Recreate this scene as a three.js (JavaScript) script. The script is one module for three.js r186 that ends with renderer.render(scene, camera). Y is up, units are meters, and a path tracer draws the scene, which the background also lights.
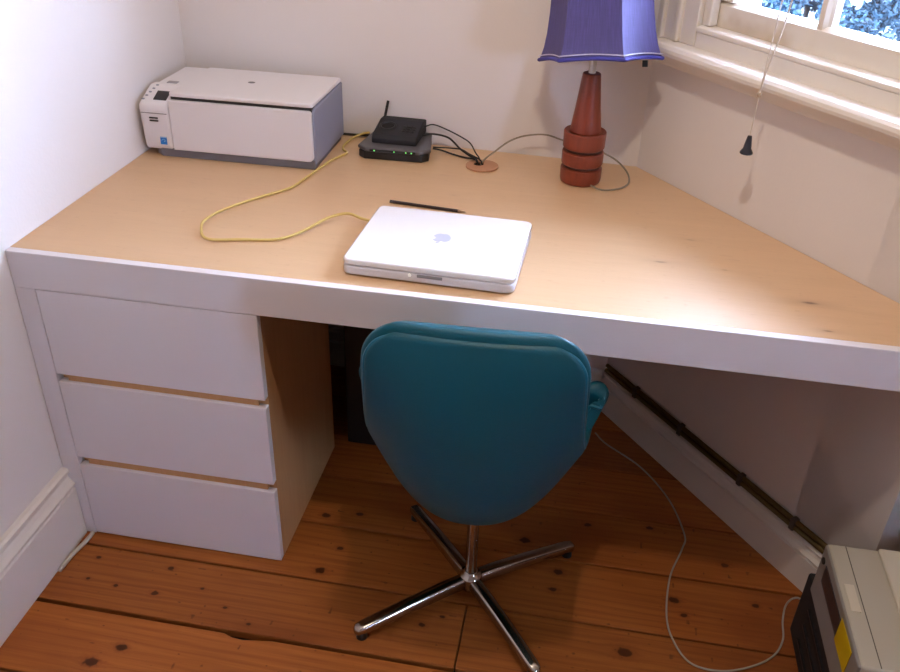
import * as THREE from 'three';
import { RoundedBoxGeometry } from 'three/addons/geometries/RoundedBoxGeometry.js';
import { mergeGeometries } from 'three/addons/utils/BufferGeometryUtils.js';

// ---------------------------------------------------------------- camera, sky, exposure
const scene = new THREE.Scene();
const camera = new THREE.PerspectiveCamera(2 * Math.atan(336 / 860.15) * 180 / Math.PI, 900 / 672, 0.02, 200);
camera.position.set(1.0949, 1.4997, 2.1273);
camera.rotation.set(-0.5518, 0.158, 0.0346, 'YXZ');
scene.background = new THREE.Color().setRGB(0.54, 0.68, 1.0);
scene.backgroundIntensity = 108;
const renderer = new THREE.WebGLRenderer();
renderer.toneMapping = THREE.LinearToneMapping;
renderer.toneMappingExposure = 0.62;
renderer.shadowMap.enabled = true;
const BULB = { pos: [1.05, 2.2, 1.28], power: 3.7, color: new THREE.Color().setRGB(1.0, 0.86, 0.69) };

// ---------------------------------------------------------------- helpers
let seed = 12345;
const rnd = () => { seed = (seed * 1664525 + 1013904223) >>> 0; return seed / 4294967296; };
const hash = (x, y, s = 0) => { let h = (x * 374761393 + y * 668265263 + s * 2147483647 + 1442695041) | 0; h = Math.imul(h ^ (h >>> 13), 1274126177); h ^= h >>> 16; return (h >>> 0) / 4294967296; };
const vnoise = (x, y, s = 0) => {
  const xi = Math.floor(x), yi = Math.floor(y), fx = x - xi, fy = y - yi, u = fx * fx * (3 - 2 * fx), v = fy * fy * (3 - 2 * fy);
  const a = hash(xi, yi, s), b = hash(xi + 1, yi, s), c = hash(xi, yi + 1, s), d = hash(xi + 1, yi + 1, s);
  return a + (b - a) * u + (c - a) * v + (a - b - c + d) * u * v;
};
const fbm = (x, y, s = 0, n = 4) => { let t = 0, a = 0.5, k = 0; for (let i = 0; i < n; i++) { t += a * vnoise(x, y, s + i); k += a; a *= 0.5; x *= 2.03; y *= 2.03; } return t / k; };
const lerp = (a, b, t) => a + (b - a) * t, clamp01 = (t) => Math.max(0, Math.min(1, t));
const smooth = (a, b, x) => { const t = clamp01((x - a) / (b - a)); return t * t * (3 - 2 * t); };
const mix3 = (a, b, t) => [lerp(a[0], b[0], t), lerp(a[1], b[1], t), lerp(a[2], b[2], t)];

function texture(w, h, fn, srgb = true) {
  const data = new Uint8Array(w * h * 4);
  for (let j = 0; j < h; j++) for (let i = 0; i < w; i++) {
    const c = fn((i + 0.5) / w, (j + 0.5) / h), k = (j * w + i) * 4;
    data[k] = c[0]; data[k + 1] = c[1]; data[k + 2] = c[2]; data[k + 3] = 255;
  }
  const t = new THREE.DataTexture(data, w, h, THREE.RGBAFormat);
  t.wrapS = t.wrapT = THREE.RepeatWrapping; t.magFilter = THREE.LinearFilter; t.minFilter = THREE.LinearMipmapLinearFilter; t.generateMipmaps = true;
  if (srgb) t.colorSpace = THREE.SRGBColorSpace;
  t.needsUpdate = true;
  return t;
}
const taken = {};
const numbered = (n) => { if (!(n in taken)) { taken[n] = 0; return n; } taken[n]++; return n + '_' + String(taken[n]).padStart(3, '0'); };
function mesh(name, geo, mat, parent = scene) {
  const m = new THREE.Mesh(geo, mat); m.name = parent === scene ? numbered(name) : name;
  m.castShadow = m.receiveShadow = true; parent.add(m); return m;
}
function thing(name, label, category, pos = [0, 0, 0], turn = 0, group) {
  const g = new THREE.Group(); g.name = numbered(name); g.position.set(...pos); g.rotation.y = turn;
  g.userData = { label, category }; if (group) g.userData.group = group; scene.add(g); return g;
}
function tag(o, label, category, group) { o.userData.label = label; o.userData.category = category; if (group) o.userData.group = group; return o; }
function structure(name, label) { const g = new THREE.Group(); g.name = name; g.userData = { kind: 'structure' }; if (label) g.userData.label = label; scene.add(g); return g; }
function struct(o, label) { o.userData.kind = 'structure'; if (label) o.userData.label = label; return o; }
// boxes given by their limits
function boxG(x0, x1, y0, y1, z0, z1, r = 0) {
  const w = x1 - x0, h = y1 - y0, d = z1 - z0;
  const g = r > 0 ? new RoundedBoxGeometry(w, h, d, 2, Math.min(r, w / 2.01, h / 2.01, d / 2.01)) : new THREE.BoxGeometry(w, h, d);
  g.translate((x0 + x1) / 2, (y0 + y1) / 2, (z0 + z1) / 2); return g;
}
// uv in metres by the dominant axis of each face
function planarUV(g, sx = 1, sy = 1) {
  if (g.index) g = g.toNonIndexed();
  g.computeVertexNormals?.();
  const p = g.attributes.position, n = g.attributes.normal, uv = new Float32Array(p.count * 2);
  for (let i = 0; i < p.count; i++) {
    const ax = Math.abs(n.getX(i)), ay = Math.abs(n.getY(i)), az = Math.abs(n.getZ(i));
    let u, v; if (ay >= ax && ay >= az) { u = p.getX(i); v = p.getZ(i); } else if (ax >= az) { u = p.getZ(i); v = p.getY(i); } else { u = p.getX(i); v = p.getY(i); }
    uv[2 * i] = u * sx; uv[2 * i + 1] = v * sy;
  }
  g.setAttribute('uv', new THREE.BufferAttribute(uv, 2)); return g;
}
const V = (a) => new THREE.Vector3(...a);
const tube = (pts, r, n = 60, rs = 8) => new THREE.TubeGeometry(new THREE.CatmullRomCurve3(pts.map(V), false, 'catmullrom', 0.5), n, r, rs, false);
function bar(a, b, r, rs = 12) { // straight round rod
  const A = V(a), B = V(b), g = new THREE.CylinderGeometry(r, r, A.distanceTo(B), rs);
  g.applyQuaternion(new THREE.Quaternion().setFromUnitVectors(new THREE.Vector3(0, 1, 0), B.clone().sub(A).normalize())); g.translate((A.x + B.x) / 2, (A.y + B.y) / 2, (A.z + B.z) / 2); return g;
}
function roundedRect(w, h, r) {
  const s = new THREE.Shape(), x = -w / 2, y = -h / 2;
  s.moveTo(x + r, y); s.lineTo(x + w - r, y); s.absarc(x + w - r, y + r, r, -Math.PI / 2, 0); s.lineTo(x + w, y + h - r); s.absarc(x + w - r, y + h - r, r, 0, Math.PI / 2);
  s.lineTo(x + r, y + h); s.absarc(x + r, y + h - r, r, Math.PI / 2, Math.PI); s.lineTo(x, y + r); s.absarc(x + r, y + r, r, Math.PI, 1.5 * Math.PI); return s;
}
// flat slab: outline in plan (x, -z), thickness upwards from y
function slab(shape, y, h, bevel = 0, seg = 2) {
  const g = new THREE.ExtrudeGeometry(shape, { depth: h - 2 * bevel, bevelEnabled: bevel > 0, bevelThickness: bevel, bevelSize: bevel, bevelOffset: -bevel, bevelSegments: seg, curveSegments: 10 });
  g.rotateX(-Math.PI / 2); g.translate(0, y + bevel, 0); return g;
}
const polyShape = (pts) => { const s = new THREE.Shape(); pts.forEach(([x, z], i) => i ? s.lineTo(x, -z) : s.moveTo(x, -z)); return s; };
// profile in (z, y) swept along x from x0 to x1
function sweepX(profile, x0, x1) {
  const s = new THREE.Shape(); profile.forEach(([z, y], i) => i ? s.lineTo(z, y) : s.moveTo(z, y));
  const g = new THREE.ExtrudeGeometry(s, { depth: x1 - x0, bevelEnabled: false, curveSegments: 6 });
  // shape x -> z, shape y -> y, depth -> x
  g.applyMatrix4(new THREE.Matrix4().set(0, 0, 1, x0, 0, 1, 0, 0, 1, 0, 0, 0, 0, 0, 0, 1));
  const p = g.index; if (p) { const a = p.array; for (let i = 0; i < a.length; i += 3) { const t = a[i]; a[i] = a[i + 1]; a[i + 1] = t; } } else {
    for (const k of ['position', 'normal', 'uv']) { const at = g.attributes[k], n = at.itemSize, a = at.array; for (let i = 0; i < at.count; i += 3) for (let c = 0; c < n; c++) { const t = a[i * n + c]; a[i * n + c] = a[(i + 1) * n + c]; a[(i + 1) * n + c] = t; } }
  }
  g.computeVertexNormals(); return g;
}

// ---------------------------------------------------------------- materials
const std = (hex, roughness = 0.6, extra = {}) => new THREE.MeshStandardMaterial({ color: hex, roughness, ...extra });
const phys = (hex, roughness, extra = {}) => new THREE.MeshPhysicalMaterial({ color: hex, roughness, ...extra });
const plasterBump = texture(512, 512, (u, v) => { const n = 255 * (0.6 * fbm(u * 24, v * 24, 3) + 0.4 * vnoise(u * 120, v * 120, 9)); return [n, n, n]; }, false);
plasterBump.repeat.set(2, 2);
const M = {};
M.wall = std(0xebe4e2, 0.85, { bumpMap: plasterBump, bumpScale: 0.0003 });
M.ceiling = std(0xf0ece6, 0.9);
M.gloss = phys(0xe9e2dc, 0.6);
M.deskWhite = phys(0xe9e6ec, 0.45);
M.dark = std(0x0c0a09, 0.9);
M.black = std(0x141316, 0.45);
M.blackMatte = std(0x1b1a1e, 0.7);
M.chrome = std(0xb8b4b0, 0.16, { metalness: 1 });

// birch plywood worktop: fine grain running along x, a few pin knots
const deskKnots = [[1.528, 0.647, 0.016, 0.9], [1.26, 0.539, 0.014, 0.45], [1.542, 0.746, 0.010, 0.6], [1.325, 0.418, 0.010, 0.3], [1.385, 0.545, 0.007, 0.35], [0.33, 0.52, 0.006, 0.25], [0.80, 0.30, 0.006, 0.2]];
const birchAt = (x, z) => {
  let warp = 0, dark = 0;
  for (const [kx, kz, r, a] of deskKnots) {
    const dx = (x - kx) / (r * 3.2), dz = (z - kz) / r, q = dx * dx + dz * dz;
    warp += Math.exp(-q * 0.25) * 0.012 * Math.sign(z - kz); dark += a * Math.exp(-q * 22) * 0.9 + a * 0.16 * Math.exp(-q * 1.2);
  }
  const zz = z + warp, big = fbm(x * 1.6, zz * 7, 21), mid = fbm(x * 5, zz * 60, 31), fine = vnoise(x * 22, zz * 420, 41);
  let c = mix3([211, 172, 130], [226, 189, 148], 0.45 * big + 0.35 * mid + 0.2 * fine);
  const fl = vnoise(x * 60, zz * 260, 51); if (fl > 0.86) c = mix3(c, [194, 150, 114], (fl - 0.86) * 2.2);
  return mix3(c, [96, 58, 36], clamp01(dark));
};
const birchTex = texture(2000, 920, (u, v) => birchAt(u * 2.0, v * 0.92 - 0.1));
birchTex.repeat.set(1 / 2.0, 1 / 0.92); birchTex.offset.set(0, 0.1 / 0.92);
M.birch = phys(0xffffff, 0.40, { map: birchTex, clearcoat: 0.8, clearcoatRoughness: 0.36 });
const plyTex = texture(512, 512, (u, v) => { const g = 0.5 * fbm(u * 9, v * 2.2, 61) + 0.3 * fbm(u * 60, v * 5, 62) + 0.2 * vnoise(u * 240, v * 12, 63); return mix3([190, 140, 92], [214, 168, 118], g); });
plyTex.repeat.set(2, 1.4);
M.ply = phys(0xffffff, 0.5, { map: plyTex });

// pine boards: grain along x, every row with its own figure, knots where they lie
const BOARD = 0.175, Z0 = 0.825; // a joint lies at z = 0.825 and every 0.175 m from it
const pineKnots = [[0.266, 0.858, 0.008], [0.264, 0.933, 0.009], [0.264, 1.08, 0.012], [0.099, 0.923, 0.006], [0.17, 0.93, 0.006], [0.641, 0.599, 0.011], [0.625, 0.72, 0.009], [0.60, 0.795, 0.013], [0.496, 0.972, 0.006], [0.43, 0.94, 0.006], [1.138, 0.69, 0.012], [1.13, 0.744, 0.010], [1.292, 0.885, 0.017], [1.052, 0.604, 0.014], [1.523, 0.589, 0.010], [0.22, 1.125, 0.016], [0.86, 0.90, 0.008], [0.90, 0.87, 0.006], [1.02, 0.86, 0.009], [1.40, 0.72, 0.013], [1.42, 0.76, 0.008], [0.56, 0.62, 0.012], [0.75, 0.95, 0.007], [0.36, 0.90, 0.005], [1.50, 0.95, 0.012], [0.80, 1.06, 0.012], [0.60, 1.10, 0.010], [1.20, 0.52, 0.010], [1.0, 0.40, 0.012], [1.35, 0.50, 0.009], [0.09, 0.86, 0.006], [1.58, 0.70, 0.009], [1.22, 1.06, 0.010]];
const pineAt = (x, z) => {
  const row = Math.floor((z - Z0) / BOARD + 100), shift = hash(row, 7) * 10;
  let warp = 0, knot = 0, halo = 0;
  for (const [kx, kz, kr] of pineKnots) {
    const r = kr * 0.62;
    const dx = x - kx, dz = z - kz; if (Math.abs(dx) > r * 9 || Math.abs(dz) > r * 5) continue;
    const q = ((dx * dx) / (r * r * 2.2) + (dz * dz) / (r * r)) * (0.55 + 0.9 * vnoise(x * 160, z * 160, 15));
    warp += Math.exp(-q * 0.22) * r * 1.1 * (dz >= 0 ? 1 : -1); knot = Math.max(knot, smooth(1.25, 0.5, q)); halo = Math.max(halo, Math.exp(-q * 0.5));
  }
  const zz = z - warp + 0.012 * (fbm(x * 1.3 + shift, z * 2, row) - 0.5), centre = (hash(row, 3) - 0.5) * 0.3;
  const ring = 0.5 + 0.5 * Math.sin((zz * 95 + centre * 30 + 5 * fbm(x * 0.9 + shift, zz * 14, row + 40)) * 6.283 * 0.55);
  const fine = vnoise(x * 14 + shift, zz * 520, row), blotch = fbm(x * 3 + shift, z * 9, row + 9);
  let c = mix3([178, 108, 50], [128, 66, 26], 0.22 * Math.pow(ring, 2.2) + 0.3 * fine + 0.35 * fbm(x * 2.2 + shift, zz * 55, row + 60));
  c = mix3(c, [128, 66, 30], 0.6 * smooth(0.45, 0.8, blotch));
  const tone = 0.9 + 0.2 * hash(row, 5); c = c.map((q) => q * tone);
  c = mix3(c, [112, 52, 22], 0.6 * halo); c = mix3(c, [62, 28, 10], 0.85 * knot);
  const speck = vnoise(x * 70, z * 110, 77); if (speck > 0.93) c = mix3(c, [60, 30, 16], (speck - 0.93) * 8);
  return c.map((q) => Math.max(0, Math.min(255, q)));
};
const pineTex = texture(2000, 1225, (u, v) => pineAt(u * 1.9, v * 1.225));
pineTex.repeat.set(1 / 1.9, 1 / 1.225);
M.pine = [0.98, 1.03, 0.94].map((k) => phys(new THREE.Color(k, k * 0.99, k * 0.97), 0.48, { map: pineTex, specularIntensity: 0.5 }));

// ---------------------------------------------------------------- room shell
const WX = 1.2178, ANG = 38.0786 * Math.PI / 180, ZB = -0.0691, CEIL = 2.75;
const TURN = -(Math.PI / 2 - ANG), TX = Math.sin(ANG), TZ = Math.cos(ANG);   // window wall: local x runs along it, local z into the room
const onWall = (o) => { o.position.set(WX, 0, 0); o.rotation.y = TURN; return o; };
const wallAt = (s, y, off) => [WX + s * TX - off * TZ, y, s * TZ + off * TX];
const CX = WX + 0.9 * TX, CZ = 0.9 * TZ;                                      // outer corner where the window wall ends

{ // floor boards, one mesh each
  const floor = structure('floor');
  mesh('subfloor', boxG(-0.2, 4.4, -0.2, -0.03, -0.4, 5.4), M.dark, floor);
  const g0 = 0.0028;
  let n = 0;
  for (let row = -6; row < 25; row++) {
    const za = Z0 + row * BOARD, zb = za + BOARD;
    const cuts = [-0.02]; const j = row === 0 ? 0.947 : 0.35 + 2.4 * hash(row + 50, 2); if (row === 0 || j > 2.0) cuts.push(j); cuts.push(4.22);
    for (let k = 0; k < cuts.length - 1; k++) {
      const near = row === 0 ? 0.004 : 0; // the wide open joint at z = 1.0
      const a = cuts[k] + (k ? 0.0015 : 0), b = cuts[k + 1] - 0.0015;
      let geo;
      if (row === 1 && k === 0) { // edge chipped away beside the wide joint
        geo = slab(polyShape([[a, za + g0 + 0.001], [0.455, za + g0 + 0.001], [0.475, za + 0.011], [0.50, za + 0.013], [0.53, za + 0.008], [0.56, za + g0 + 0.001], [b, za + g0], [b, zb - g0], [a, zb - g0]]), -0.022, 0.022, 0.0012, 1);
      } else geo = slab(polyShape([[a, za + g0], [b, za + g0], [b, zb - g0 - near], [a, zb - g0 - near]]), -0.022, 0.022, 0.0012, 1);
      const m = mesh('board', planarUV(geo), M.pine[(n++) % 3], floor); m.position.y = (hash(row + 80, k) - 1) * 0.0012;
    }
  }
}
struct(mesh('ceiling', boxG(-0.2, 4.4, CEIL, CEIL + 0.15, -0.4, 5.4), M.ceiling));
struct(mesh('wall_left', planarUV(boxG(-0.2, 0, -0.2, CEIL, -0.4, 5.4)), M.wall));
{
  const len = Math.hypot(WX, ZB), w = mesh('wall_back', planarUV(boxG(-0.15, len + 0.02, -0.2, CEIL, -0.2, 0)), M.wall);
  w.position.set(0, 0, ZB); w.rotation.y = -Math.atan2(-ZB, WX); struct(w);
}
{ // window wall with its opening
  const s0 = 0.14, s1 = 0.76, y0 = 1.06, y1 = 2.45;
  const g = mergeGeometries([boxG(-0.02, 0.9, -0.2, y0, -0.16, 0), boxG(-0.02, s0, y0, y1, -0.16, 0), boxG(s1, 0.9, y0, y1, -0.16, 0), boxG(-0.02, 0.9, y1, CEIL, -0.16, 0)].map((q) => planarUV(q)));
  struct(onWall(mesh('wall_right', g, M.wall)));
}
{ // the room goes on beyond the corner
  const g = structure('wall_far_right');
  const a = mesh('return_wall', planarUV(boxG(0, 0.4, -0.2, CEIL, -0.2, 0)), M.wall, g);
  a.position.set(CX, 0, CZ); a.rotation.y = Math.atan2(TX, TZ); // runs outwards from the corner
  const ex = CX + 0.4 * TZ, ez = CZ - 0.4 * TX;
  mesh('alcove_wall', planarUV(boxG(ex - 0.02, 4.4, -0.2, CEIL, ez - 0.2, ez)), M.wall, g);
  const SX = 4.2, lo = 1.1, hi = 2.1, za = 3.4, zb = 4.0; // far side wall with a small window, out of view
  mesh('side_wall', mergeGeometries([boxG(SX, SX + 0.2, -0.2, lo, ez - 0.2, 5.4), boxG(SX, SX + 0.2, hi, CEIL, ez - 0.2, 5.4), boxG(SX, SX + 0.2, lo, hi, ez - 0.2, za), boxG(SX, SX + 0.2, lo, hi, zb, 5.4)].map((q) => planarUV(q))), M.wall, g);
  struct(mesh('wall_front', planarUV(boxG(-0.2, 4.4, -0.2, CEIL, 5.2, 5.4)), M.wall));
}

// skirting boards
const skirt = (h) => [[0, 0], [0.022, 0], [0.022, h * 0.70], [0.0175, h * 0.715], [0.0175, h * 0.745], [0.0235, h * 0.765], [0.0235, h * 0.785], [0.015, h * 0.83], [0.010, h * 0.88], [0.010, h * 0.925], [0.0165, h * 0.94], [0.0165, h * 0.975], [0.010, h], [0, h]];
{
  const b = mesh('baseboard_left', sweepX(skirt(0.197), -4.4, 0), M.gloss); b.rotation.y = Math.PI / 2; b.position.set(0.0005, 0, 0.792); struct(b);
  const r = mesh('baseboard_right', sweepX(skirt(0.122), 0.01, 0.9), M.gloss); onWall(r); struct(r);
  const len = Math.hypot(WX, ZB), k = mesh('baseboard_back', sweepX(skirt(0.122), 0.01, len - 0.01), M.gloss); k.position.set(0, 0, ZB); k.rotation.y = -Math.atan2(-ZB, WX); struct(k);
}

// ---------------------------------------------------------------- window
const grimeTex = texture(256, 256, (u, v) => { const n = fbm(u * 9, v * 9, 5); return mix3([232, 224, 216], [206, 190, 170], smooth(0.55, 0.85, n)); });
M.sash = phys(0xffffff, 0.35, { map: grimeTex });
M.glass = new THREE.MeshPhysicalMaterial({ color: 0xffffff, roughness: 0, transmission: 1, thickness: 0, ior: 1.5 });
{
  const w = onWall(structure('window_1', 'white painted sash window with vertical glazing bars'));
  const arch = (x0, x1, y0, y1, name) => {
    const wdt = x1 - x0, inner = x0 < 0.4;
    const f = (t) => inner ? x0 + t * wdt : x1 - t * wdt, bx = (a, b, d, r) => boxG(Math.min(f(a), f(b)), Math.max(f(a), f(b)), y0, y1, 0.0005, d, r);
    mesh(name, mergeGeometries([bx(0, 0.16, 0.030, 0.004), bx(0.14, 0.46, 0.020, 0.003), bx(0.44, 0.60, 0.027, 0.006), bx(0.58, 1, 0.016, 0.003)]), M.gloss, w);
  };
  arch(0.028, 0.142, 1.066, 2.48, 'architrave'); arch(0.758, 0.872, 1.066, 2.48, 'architrave');
  mesh('head_architrave', boxG(0.028, 0.872, 2.45, 2.56, 0.0005, 0.028, 0.006), M.gloss, w);
  // sill board with a rounded nose, moulding below
  mesh('sill', sweepX([[0.0005, 1.034], [0.048, 1.034], [0.056, 1.037], [0.061, 1.043], [0.063, 1.050], [0.061, 1.057], [0.056, 1.063], [0.050, 1.066], [0.0005, 1.066]], 0.008, 0.89), M.gloss, w);
  mesh('sill_moulding', sweepX([[0.0005, 1.006], [0.010, 1.006], [0.014, 1.013], [0.022, 1.022], [0.032, 1.0335], [0.0005, 1.0335]], 0.015, 0.885), M.gloss, w);
  mesh('riser', boxG(0.143, 0.757, 1.062, 1.098, -0.02, 0.014, 0.002), M.gloss, w);
  mesh('staff_bead', sweepX([[-0.021, 1.098], [0.0141, 1.098], [0.0162, 1.100], [0.0166, 1.104], [0.0155, 1.108], [0.011, 1.1105], [0.004, 1.111], [-0.021, 1.111]], 0.143, 0.757), M.gloss, w);
  mesh('box_lining', mergeGeometries([boxG(0.1402, 0.152, 1.06, 2.45, -0.155, -0.0005), boxG(0.748, 0.7598, 1.06, 2.45, -0.155, -0.0005), boxG(0.14, 0.76, 2.438, 2.4498, -0.155, -0.0005)]), M.gloss, w);
  mesh('parting_bead', boxG(0.152, 0.166, 1.112, 2.438, -0.020, 0.004, 0.004), M.gloss, w);
  mesh('parting_bead', boxG(0.734, 0.748, 1.112, 2.438, -0.020, 0.004, 0.004), M.gloss, w);
  mesh('outer_sill', boxG(0.152, 0.748, 1.03, 1.085, -0.30, -0.025), M.gloss, w);
  // lower sash, bottom rail with a chamfer towards the glass
  const rail = (y0, y1, z0, z1, c = 0.012) => sweepX([[z0, y0], [z1, y0], [z1, y1 - c * 0.6], [z1 - c, y1], [z0, y1]], 0.1535, 0.7465);
  mesh('bottom_rail', rail(1.088, 1.163, -0.060, -0.022), M.sash, w);
  mesh('meeting_rail', boxG(0.1535, 0.7465, 1.75, 1.79, -0.060, -0.022, 0.003), M.sash, w);
  for (const [a, b] of [[0.1535, 0.196], [0.704, 0.7465]]) mesh('sash_stile', boxG(a, b, 1.163, 1.75, -0.060, -0.022, 0.004), M.sash, w);
  mesh('glazing_bar', sweepY(0.4275, 1.155, 1.755), M.sash, w);
  for (const [a, b] of [[0.193, 0.420], [0.435, 0.707]]) mesh('pane', boxG(a, b, 1.158, 1.755, -0.046, -0.043), M.glass, w);
  // upper sash behind
  mesh('top_rail', boxG(0.1535, 0.7465, 2.38, 2.437, -0.105, -0.067, 0.003), M.sash, w);
  mesh('meeting_rail', boxG(0.1535, 0.7465, 1.75, 1.79, -0.105, -0.067, 0.003), M.sash, w);
  for (const [a, b] of [[0.1535, 0.196], [0.704, 0.7465]]) mesh('sash_stile', boxG(a, b, 1.79, 2.38, -0.105, -0.067, 0.004), M.sash, w);
  const ub = sweepY(0.4275, 1.785, 2.385); ub.translate(0, 0, -0.045); mesh('glazing_bar', ub, M.sash, w);
  for (const [a, b] of [[0.193, 0.420], [0.435, 0.707]]) mesh('pane', boxG(a, b, 1.785, 2.385, -0.091, -0.088), M.glass, w);
}
function sweepY(xc, y0, y1) { // moulded glazing bar
  const s = new THREE.Shape([[-0.014, -0.058], [0.014, -0.058], [0.014, -0.040], [0.010, -0.034], [0.006, -0.024], [-0.006, -0.024], [-0.010, -0.034], [-0.014, -0.040]].map(([x, z]) => new THREE.Vector2(x, -z)));
  const g = new THREE.ExtrudeGeometry(s, { depth: y1 - y0, bevelEnabled: false }); g.rotateX(-Math.PI / 2); g.translate(xc, y0, 0); return g;
}
{ // small window far off in the side wall, out of view: cool fill on the fronts and on what faces right
  const w = structure('window_2'), x = 4.2, f = (a, b, c, d, e = 0.04, g = 0.10) => boxG(x + e, x + g, a, b, c, d);
  mesh('frame', mergeGeometries([f(1.1, 1.14, 3.4, 4.0), f(2.06, 2.1, 3.4, 4.0), f(1.14, 2.06, 3.4, 3.44), f(1.14, 2.06, 3.96, 4.0), f(1.59, 1.62, 3.44, 3.96, 0.05, 0.09)]), M.sash, w);
  mesh('sill', boxG(x - 0.06, x + 0.039, 1.066, 1.0995, 3.35, 4.05, 0.008), M.gloss, w);
  for (const [c, d] of [[1.14, 1.59], [1.62, 2.06]]) mesh('pane', f(c, d, 3.44, 3.96, 0.068, 0.072), M.glass, w);
}

// ---------------------------------------------------------------- ceiling pendant (out of view, throws the crisp shadows)
{
  const [x, y, z] = BULB.pos;
  const p = thing('pendant_lamp', 'bare bulb hanging from the ceiling above the chair', 'lamp', [x, CEIL, z]);
  const d = y - CEIL;
  const rose = new THREE.LatheGeometry([[0.0001, -0.03], [0.02, -0.03], [0.045, -0.012], [0.05, 0]].map((q) => new THREE.Vector2(...q)), 24); mesh('ceiling_rose', rose, M.gloss, p);
  mesh('flex', bar([0, -0.02, 0], [0, d + 0.08, 0], 0.004), M.gloss, p);
  mesh('lamp_holder', bar([0, d + 0.09, 0], [0, d + 0.035, 0], 0.018, 20), M.gloss, p);
  const prof = []; for (let i = 0; i <= 16; i++) { const a = i / 16 * Math.PI * 0.84; prof.push(new THREE.Vector2(Math.max(0.0001, 0.03 * Math.sin(a)), -0.03 * Math.cos(a))); } prof.push(new THREE.Vector2(0.013, 0.036));
  const bulb = mesh('bulb', new THREE.LatheGeometry(prof, 24), new THREE.MeshStandardMaterial({ color: 0xfff2e0, emissive: BULB.color, emissiveIntensity: 6, roughness: 0.4 }), p); bulb.position.y = d;
  const L = new THREE.PointLight(BULB.color, BULB.power, 0, 2); L.position.set(0, d, 0); L.castShadow = true; L.shadow.radius = 1.6; L.shadow.mapSize.set(2048, 2048); L.name = 'bulb_light'; p.add(L);
}

// ---------------------------------------------------------------- desk
const DY = 0.74, DF = 0.79;
{
  const d = thing('desk', 'built-in corner desk with birch plywood top and deep white front edge', 'desk');
  const top = slab(polyShape([[0.001, ZB + 0.002], [WX - 0.001, 0.002], [CX - 0.003, CZ - 0.001], [CX + 0.044, CZ + 0.062], [CX + 0.044, 0.7715], [0.001, 0.7715]]), DY - 0.036, 0.036);
  mesh('desktop', planarUV(top), M.birch, d);
  mesh('front_fascia', boxG(0.001, CX + 0.062, 0.6606, DY + 0.0005, 0.772, DF, 0.0015), M.deskWhite, d);
  mesh('end_panel', boxG(0.0015, 0.0445, 0.0005, 0.6600, 0.7725, DF, 0.0012), M.deskWhite, d);
  // round cable outlet let into the top
  const gx = 0.838, gz = 0.102, R = 0.041;
  const sh = new THREE.Shape(); sh.absarc(0, 0, R, 0, Math.PI * 2); const ho = new THREE.Path(); ho.absarc(-0.010, 0.008, 0.013, 0, Math.PI * 2); sh.holes.push(ho);
  const gr = mesh('cable_outlet', slab(sh, DY + 0.0003, 0.0042, 0.001), std(0xb98462, 0.45), d); gr.position.set(gx, 0, gz); gr.userData.label = 'round pinkish wooden cable outlet disc';
  const hole = mesh('outlet_hole', new THREE.CylinderGeometry(0.0129, 0.0129, 0.0012, 20), M.dark, gr); hole.position.set(-0.010, DY + 0.001, -0.008);
}
{
  const u = thing('drawer_unit', 'white three-drawer unit with plywood sides under the desk', 'drawers');
  const x0 = 0.0465, x1 = 0.5058;
  mesh('side_panel', planarUV(boxG(x1 - 0.018, x1 - 0.0005, 0.001, 0.703, 0.3608, 0.7705, 0.0008)), M.ply, u);
  mesh('side_panel', planarUV(boxG(x0, x0 + 0.018, 0.001, 0.703, 0.3608, 0.7705, 0.0008)), M.ply, u);
  mesh('back_panel', planarUV(boxG(x0 + 0.018, x1 - 0.018, 0.001, 0.703, 0.361, 0.373)), M.ply, u);
  for (const [a, b] of [[0.430, 0.457], [0.203, 0.232]]) mesh('rail', planarUV(boxG(x0 + 0.018, x1 - 0.018, a, b, 0.755, 0.7815, 0.001)), M.ply, u);
  for (const [a, b] of [[0.4584, 0.6590], [0.2337, 0.4385], [0.004, 0.2109]]) {
    mesh('drawer_front', boxG(x0, x1, a, b, 0.772, DF, 0.0015), M.deskWhite, u);
  }
  for (const [a, b] of [[0.48, 0.60], [0.255, 0.40], [0.03, 0.17]]) mesh('drawer_box', planarUV(boxG(x0 + 0.024, x1 - 0.024, a, b, 0.40, 0.7715)), M.ply, u);
}

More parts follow.
